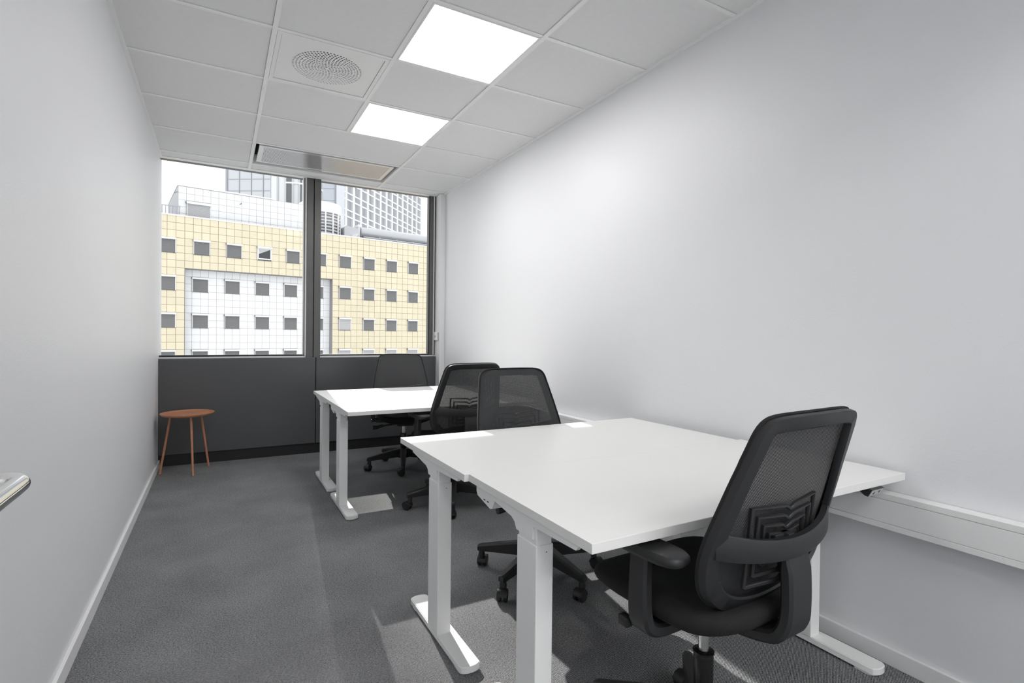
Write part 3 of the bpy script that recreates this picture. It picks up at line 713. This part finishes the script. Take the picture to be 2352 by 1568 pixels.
# white penthouse on the roof
PO = Vector((0, 55, 0))+NB*2.0
ph = frame('rooftop_penthouse', PO, TH, 'white tiled rooftop penthouse above the cream facade, left pane', 'building')
PL, PR_, PZ, PB = -3.05, 8.01, 14.42, ztop-.055
bm = bmesh.new(); b_box(bm, PL+.03, PR_, .05, 9.8, PB, PZ-.02); link('wall_body', fin(bm, 'b'), WJOINT, ph)
box('side_cladding', PL-.01, PL+.03, 0.0, 9.8, PB, PZ-.02, mat('pale_grey_cladding', (.55, .56, .58), .6), ph)
box('roof_coping', PL-.05, 5.0, -.06, 9.9, PZ-.02, PZ+.10, CAPW, ph)
NCx = int((PR_-PL)/T)
for i in range(NCx):
    for j in range(5):
        s0, z0 = PL+i*T, PZ-.06-(j+1)*T*.93
        if i in (1, 2, 3) and 2 <= j: continue
        link('white_panel', ME_W, WTILE, ph, (s0, 0, z0)).scale = (1, 1, .93)
w_ = link('window', ME_BK, TDARK, ph, (PL+T, -.06, 13.10)); w_.scale = (1.5, 1, 1.3)
for me in (ME_SHL, ME_GR, ME_BX, ME_BE): link({ME_SHL: 'shutter', ME_GR: 'guide_rail', ME_BX: 'shutter_box', ME_BE: 'shutter_box_end'}[me], me, None, w_)
bm = bmesh.new()
for k in range(8): b_box(bm, PL-.012, PL-.004, .6+k*1.2, .62+k*1.2, PB, PZ-.1)
link('side_joint', fin(bm, 'side_joint'), WJOINT, ph)
bm = bmesh.new()
for (x, z) in ((2.05, 13.55), (2.05, 11.55)): b_prism(bm, [(x-.09, z-.08), (x-.02, z-.10), (x+.12, z+.06), (x+.06, z+.09)], 'Y', -.12, .02)
b_prism(bm, [(PL-.30, 13.62), (PL-.02, 13.78), (PL-.02, 13.86), (PL-.30, 13.70)], 'Y', -.1, .0)
link('water_spout', fin(bm, 'water_spout'), CONC, ph)
# roof railing
rr = frame('roof_railing', Vector((0, 55, ztop))+NB*1.0, TH, 'dark roof railing at the far left edge of the cream roof', 'railing')
box('top_rail', -9, -2.95, -.03, .03, .92, .98, TFRAME, rr); box('bottom_rail', -9, -2.95, -.02, .02, .10, .14, TFRAME, rr)
bm = bmesh.new(); b_box(bm, -.035, .035, -.02, .02, 0, .95); ME_BAL = fin(bm, 'baluster')
for k in range(24): link('baluster', ME_BAL, TFRAME, rr, (-9+.26*k, 0, 0))

def polar(az, d): a = R(az); return Vector((d*math.sin(a), d*math.cos(a), 0))
# grey glass tower
A0 = polar(.45, 84); A1 = polar(5.25, 80)+Vector((.20, 0, 0))
gt_a = math.atan2(A1.y-A0.y, A1.x-A0.x); GW = (A1-A0).length
gt = frame('glass_tower', A0, gt_a, 'grey glass tower with a square grid behind the white penthouse', 'building')
sd = Matrix.Rotation(-gt_a, 3, 'Z') @ Vector((.09, 1, 0))
prism('tower_body', [(0, .10), (GW, .10), (GW+sd.x*14-.3, .10+sd.y*14), (-2, 14)], 'Z', -14, 70, TGLASS, gt, None)  # unseen height and right flank shaped to block sun from the left pane
vis_w = (polar(4.62, 80.5)-A0).length; cw = vis_w/4.05
bm = bmesh.new()
for z0, h in [(-14+6.4*k, 6.4) for k in range(14)]:
    pass
ci = 0
for k in range(4):
    for q in range(-4, 22):
        z0 = 16.0+1.62*q
        if q in (0, 3, 6): pass
        x0 = .30+k*cw
        box('glass_panel', x0+.05, x0+cw-.05, .05, .12, z0+.05, z0+1.57, TGLASS, gt) if 8 < z0 < 30 else None
bm = bmesh.new()
for k in range(5): b_box(bm, .26+k*cw-.05, .26+k*cw+.06, .0, .12, -14, 70)
b_box(bm, 0, .30, -.02, .12, -14, 70)
link('tower_mullion', fin(bm, 'tower_mullion'), TFRAME, gt)
bm = bmesh.new()
for q in range(-18, 33): b_box(bm, .3, .3+4*cw, .02, .12, 16.0+1.62*q-.05, 16.0+1.62*q+.05)
link('tower_transom', fin(bm, 'tower_transom'), TFRAME, gt)
TPANE = mat('stair_dark_pane', (.16, .165, .17), .3)
# curved glass stair
sc_c = polar(6.75, 73.5); RS = 3.1
gs = frame('stair_tower', sc_c, 0, 'curved glass stair tower with white frames beside the mullion', 'building')
bm = bmesh.new(); b_lathe(bm, [(RS-.08, -14), (RS-.08, 31)], n=48); link('stair_glass', fin(bm, 'stair_glass', 30), mat('stair_glass', (.72, .74, .75), .3), gs)
bm = bmesh.new(); b_lathe(bm, [(RS+.05, 30.6), (RS+.05, 31.2)], n=48); link('roof_ring', fin(bm, 'roof_ring', 30), TWHITE, gs)
bm = bmesh.new(); b_box(bm, RS-.09, RS+.04, -.11, .11, -14, 31); ME_SM = fin(bm, 'stair_mullion')
view = math.degrees(math.atan2(-sc_c.y, -sc_c.x))
for k in (-90, -46, -25, -9, 5, 12, 22, 34, 48, 62, 78, 92): link('stair_mullion', ME_SM, TWHITE if k >= -25 else GREYW, gs, (0, 0, 0), (0, 0, R(view+k)))
for q in range(-4, 5):
    bm = bmesh.new(); z0 = 19.5+2.7*q; a0, a1, N_ = R(view-25), R(view+95), 26
    rings = [[((RS+d_)*math.cos(a0+(a1-a0)*k/N_), (RS+d_)*math.sin(a0+(a1-a0)*k/N_), z0+zz) for d_, zz in ((-.08, 0), (.05, 0), (.05, .2), (-.08, .2))] for k in range(N_+1)]
    b_rings(bm, rings); link('stair_band', fin(bm, 'stair_band', 30), TWHITE, gs)
for k0, k1 in ((-23, -11), (6.5, 10.5), (14, 20.5), (24, 32), (50, 60)):
    bm = bmesh.new(); a0, a1 = R(view+k0), R(view+k1)
    b_rings(bm, [[((RS-.07+d_)*math.cos(a), (RS-.07+d_)*math.sin(a), z) for d_, z in ((0, 6), (.03, 6), (.03, 30), (0, 30))] for a in [a0+(a1-a0)*i/4 for i in range(5)]])
    link('dark_pane', fin(bm, 'dark_pane', 30), TPANE, gs)
# pale blue-grey tower right of the mullion
B0 = polar(7.5, 100); B1 = polar(10.42, 99)
bt = frame('slab_tower', B0, math.atan2(B1.y-B0.y, B1.x-B0.x), 'pale blue grey slab tower just right of the mullion', 'building')
bw = (B1-B0).length
box('tower_body', 0, bw, .1, 10, -14, 44, mat('slab_grey', (.64, .67, .72), .5), bt)
for q in range(14): box('wall_slab', .0, bw-.15, .0, .11, 12.1+2.1*q, 14.1+2.1*q, mat('slab_grey', (.5, .53, .58), .3), bt)
box('corner_fin', bw-.14, bw+.12, -.1, .3, -14, 44, TFRAME, bt)
GRIDD = mat('grid_strip', (.42, .43, .46), .5)
# white grid tower receding to the right
C0 = polar(10.62, 118); CD = Vector((math.sin(R(41)), math.cos(R(41)), 0))
# length so that the far edge reaches azimuth 19.3
lo, hi = 1, 200
for _ in range(50):
    md = (lo+hi)/2; p = C0+CD*md
    if math.degrees(math.atan2(p.x, p.y)) < 19.1: lo = md
    else: hi = md
CLn = lo
gr = frame('grid_tower', C0, math.atan2(CD.y, CD.x), 'white gridded office tower rising behind the silver duct', 'building')
box('tower_body', 0, CLn, .25, 20, -14, 46, mat('grid_glass', (.80, .81, .83), .4), gr)
NB_ = 14; pit = CLn/NB_
bm = bmesh.new(); b_box(bm, -.30, .30, -.05, .30, -14, 46); ME_GM = fin(bm, 'white_mullion')
bm = bmesh.new(); b_box(bm, -.26, .26, .10, .29, -14, 46); ME_GD = fin(bm, 'dark_strip')
bm = bmesh.new(); b_box(bm, -.14, .14, .08, .29, -14, 46); ME_GT = fin(bm, 'grey_strip')
for k in range(NB_+1):
    link('white_mullion', ME_GM, TWHITE, gr, (k*pit+.02, 0, 0))
    if k: link('dark_strip', ME_GD, GRIDD, gr, (k*pit-.72, 0, 0))
    if k < NB_: link('grey_strip', ME_GT, GRIDD, gr, (k*pit+pit*.42, 0, 0)); link('white_mullion', ME_GT, TWHITE, gr, (k*pit+pit*.55, -.05, 0))
fl = 3.7
for q in range(16):
    z0 = -14+fl*q
    for dz_, h in ((0, .30), (1.45, .30)): box('white_transom', 0, CLn, -.02, .30, z0+dz_, z0+dz_+h, TWHITE, gr)
# louvred drum on the cream roof
dc = polar(8.95, 63.0)
dm = frame('rooftop_drum', (dc.x, dc.y, ztop-.05), 0, 'round white louvred plant drum on the roof beside the mullion', 'roof plant')
RD = 2.15
bm = bmesh.new(); b_lathe(bm, [(RD-.15, 0), (RD-.15, 3.1)], n=56); link('drum_core', fin(bm, 'drum_core', 30), CONC, dm)
bm = bmesh.new(); b_lathe(bm, [(RD+.05, 3.05), (RD+.10, 3.1), (RD+.10, 4.1), (RD+.0, 4.2), (.1, 4.2)], n=56); link('drum_cap', fin(bm, 'drum_cap', 30), CAPW, dm)
bm = bmesh.new()
for k in range(9):
    b_lathe(bm, [(RD-.14, .1+k*.34), (RD+.02, .1+k*.34), (RD-.04, .26+k*.34), (RD-.14, .26+k*.34)], n=56)
tag(link('drum_louvres', fin(bm, 'drum_louvres', 30), GREYW, dm), kind='stuff')
bm = bmesh.new(); b_box(bm, RD-.05, RD+.10, -.07, .07, 0, 3.3); ME_DP = fin(bm, 'drum_post')
for k in range(16): link('drum_post', ME_DP, METALW, dm, (0, 0, 0), (0, 0, 2*math.pi*k/16+.1))
# roof plant boxes and silver duct
def rp(s, d): return Vector((0, 55, 0))+U*s+NB*d
def sz(az, d):  # facade coordinate s of a sight line at set-back d
    # solve (origin ray az) with plane offset d
    a = R(az); D = Vector((math.sin(a), math.cos(a), 0)); P0 = Vector((0, 55, 0))+NB*d
    t = P0.dot(NB)/D.dot(NB); return (D*t-P0).dot(U)
dd = 5.0
s0, s1 = sz(12.9, dd), sz(21.5, dd)
du = frame('air_duct', (*rp(s0, dd)[:2], ztop), TH, 'long round silver duct lying across the cream roof', 'duct')
LD = s1-s0; RDU = .62; ZD = 1.58
bm = bmesh.new(); b_lathe(bm, [(.30, -.12), (RDU-.08, -.10), (RDU, .0), (RDU, LD)], (0, ZD), 32, 'X')
link('duct_pipe', fin(bm, 'duct_pipe', 35), DUCT, du)
bm = bmesh.new(); b_lathe(bm, [(.10, .1), (.10, LD)], (-.70, ZD-.62), 12, 'X'); link('small_pipe', fin(bm, 'small_pipe', 35), DUCT, du)
for k in range(5):
    x = 2.2+2.15*k
    bm = bmesh.new(); b_box(bm, x-.06, x+.06, -.75, -.65, -.05, ZD-.55); b_tube(bm, [(x+.06, -.7, .7), (x+.95, -.7, -.04)], .04, 6); b_tube(bm, [(x-.05, -.7, ZD-.55), (x+.05, .0, ZD-.3)], .05, 6)
    link('duct_support', fin(bm, 'duct_support'), METALW, du)
box('duct_shade', .5, LD, .8, 1.0, -.05, 1.1, ROOFD, du)  # dark sheet standing in for the shade beneath the duct
pb = frame('roof_parapet', (*rp(sz(13.6, dd+3), dd+3)[:2], ztop+.05), TH, 'grey panelled parapet behind the silver duct', 'parapet')
box('parapet_wall', 0, LD, 0, .3, -.11, 2.75, mat('parapet_grey', (.42, .43, .45), .6), pb); box('parapet_cap', -.1, LD, -.06, .36, 2.75, 2.85, CAPW, pb)
for k in range(9): box('parapet_joint', .8+1.0*k, .86+1.0*k, -.02, .0, .2, 2.75, TFRAME, pb)
ru = frame('rooftop_unit', (*rp(sz(11.25, 4.2), 4.2)[:2], ztop), TH, 'white folded metal air unit between drum and duct', 'roof plant')
prism('unit_body', [(0, -.05), (0, 1.75), (.25, 1.95), (1.55, 1.80), (1.65, .9), (1.1, .15), (1.0, -.05)], 'Y', -.2, 1.4, DUCT, ru, None)
prism('unit_chute', [(.5, -.05), (.8, .95), (1.5, 1.15), (1.0, .2), (1.0, -.05)], 'Y', -.6, -.2, METALW, ru, None)
box('unit_box', 1.75, 1.95, .2, 1.4, -.05, 2.05, METALW, ru, .02)
box('unit_lid', 1.7, 2.0, .15, 1.45, 2.05, 2.35, CAPW, ru, .02)
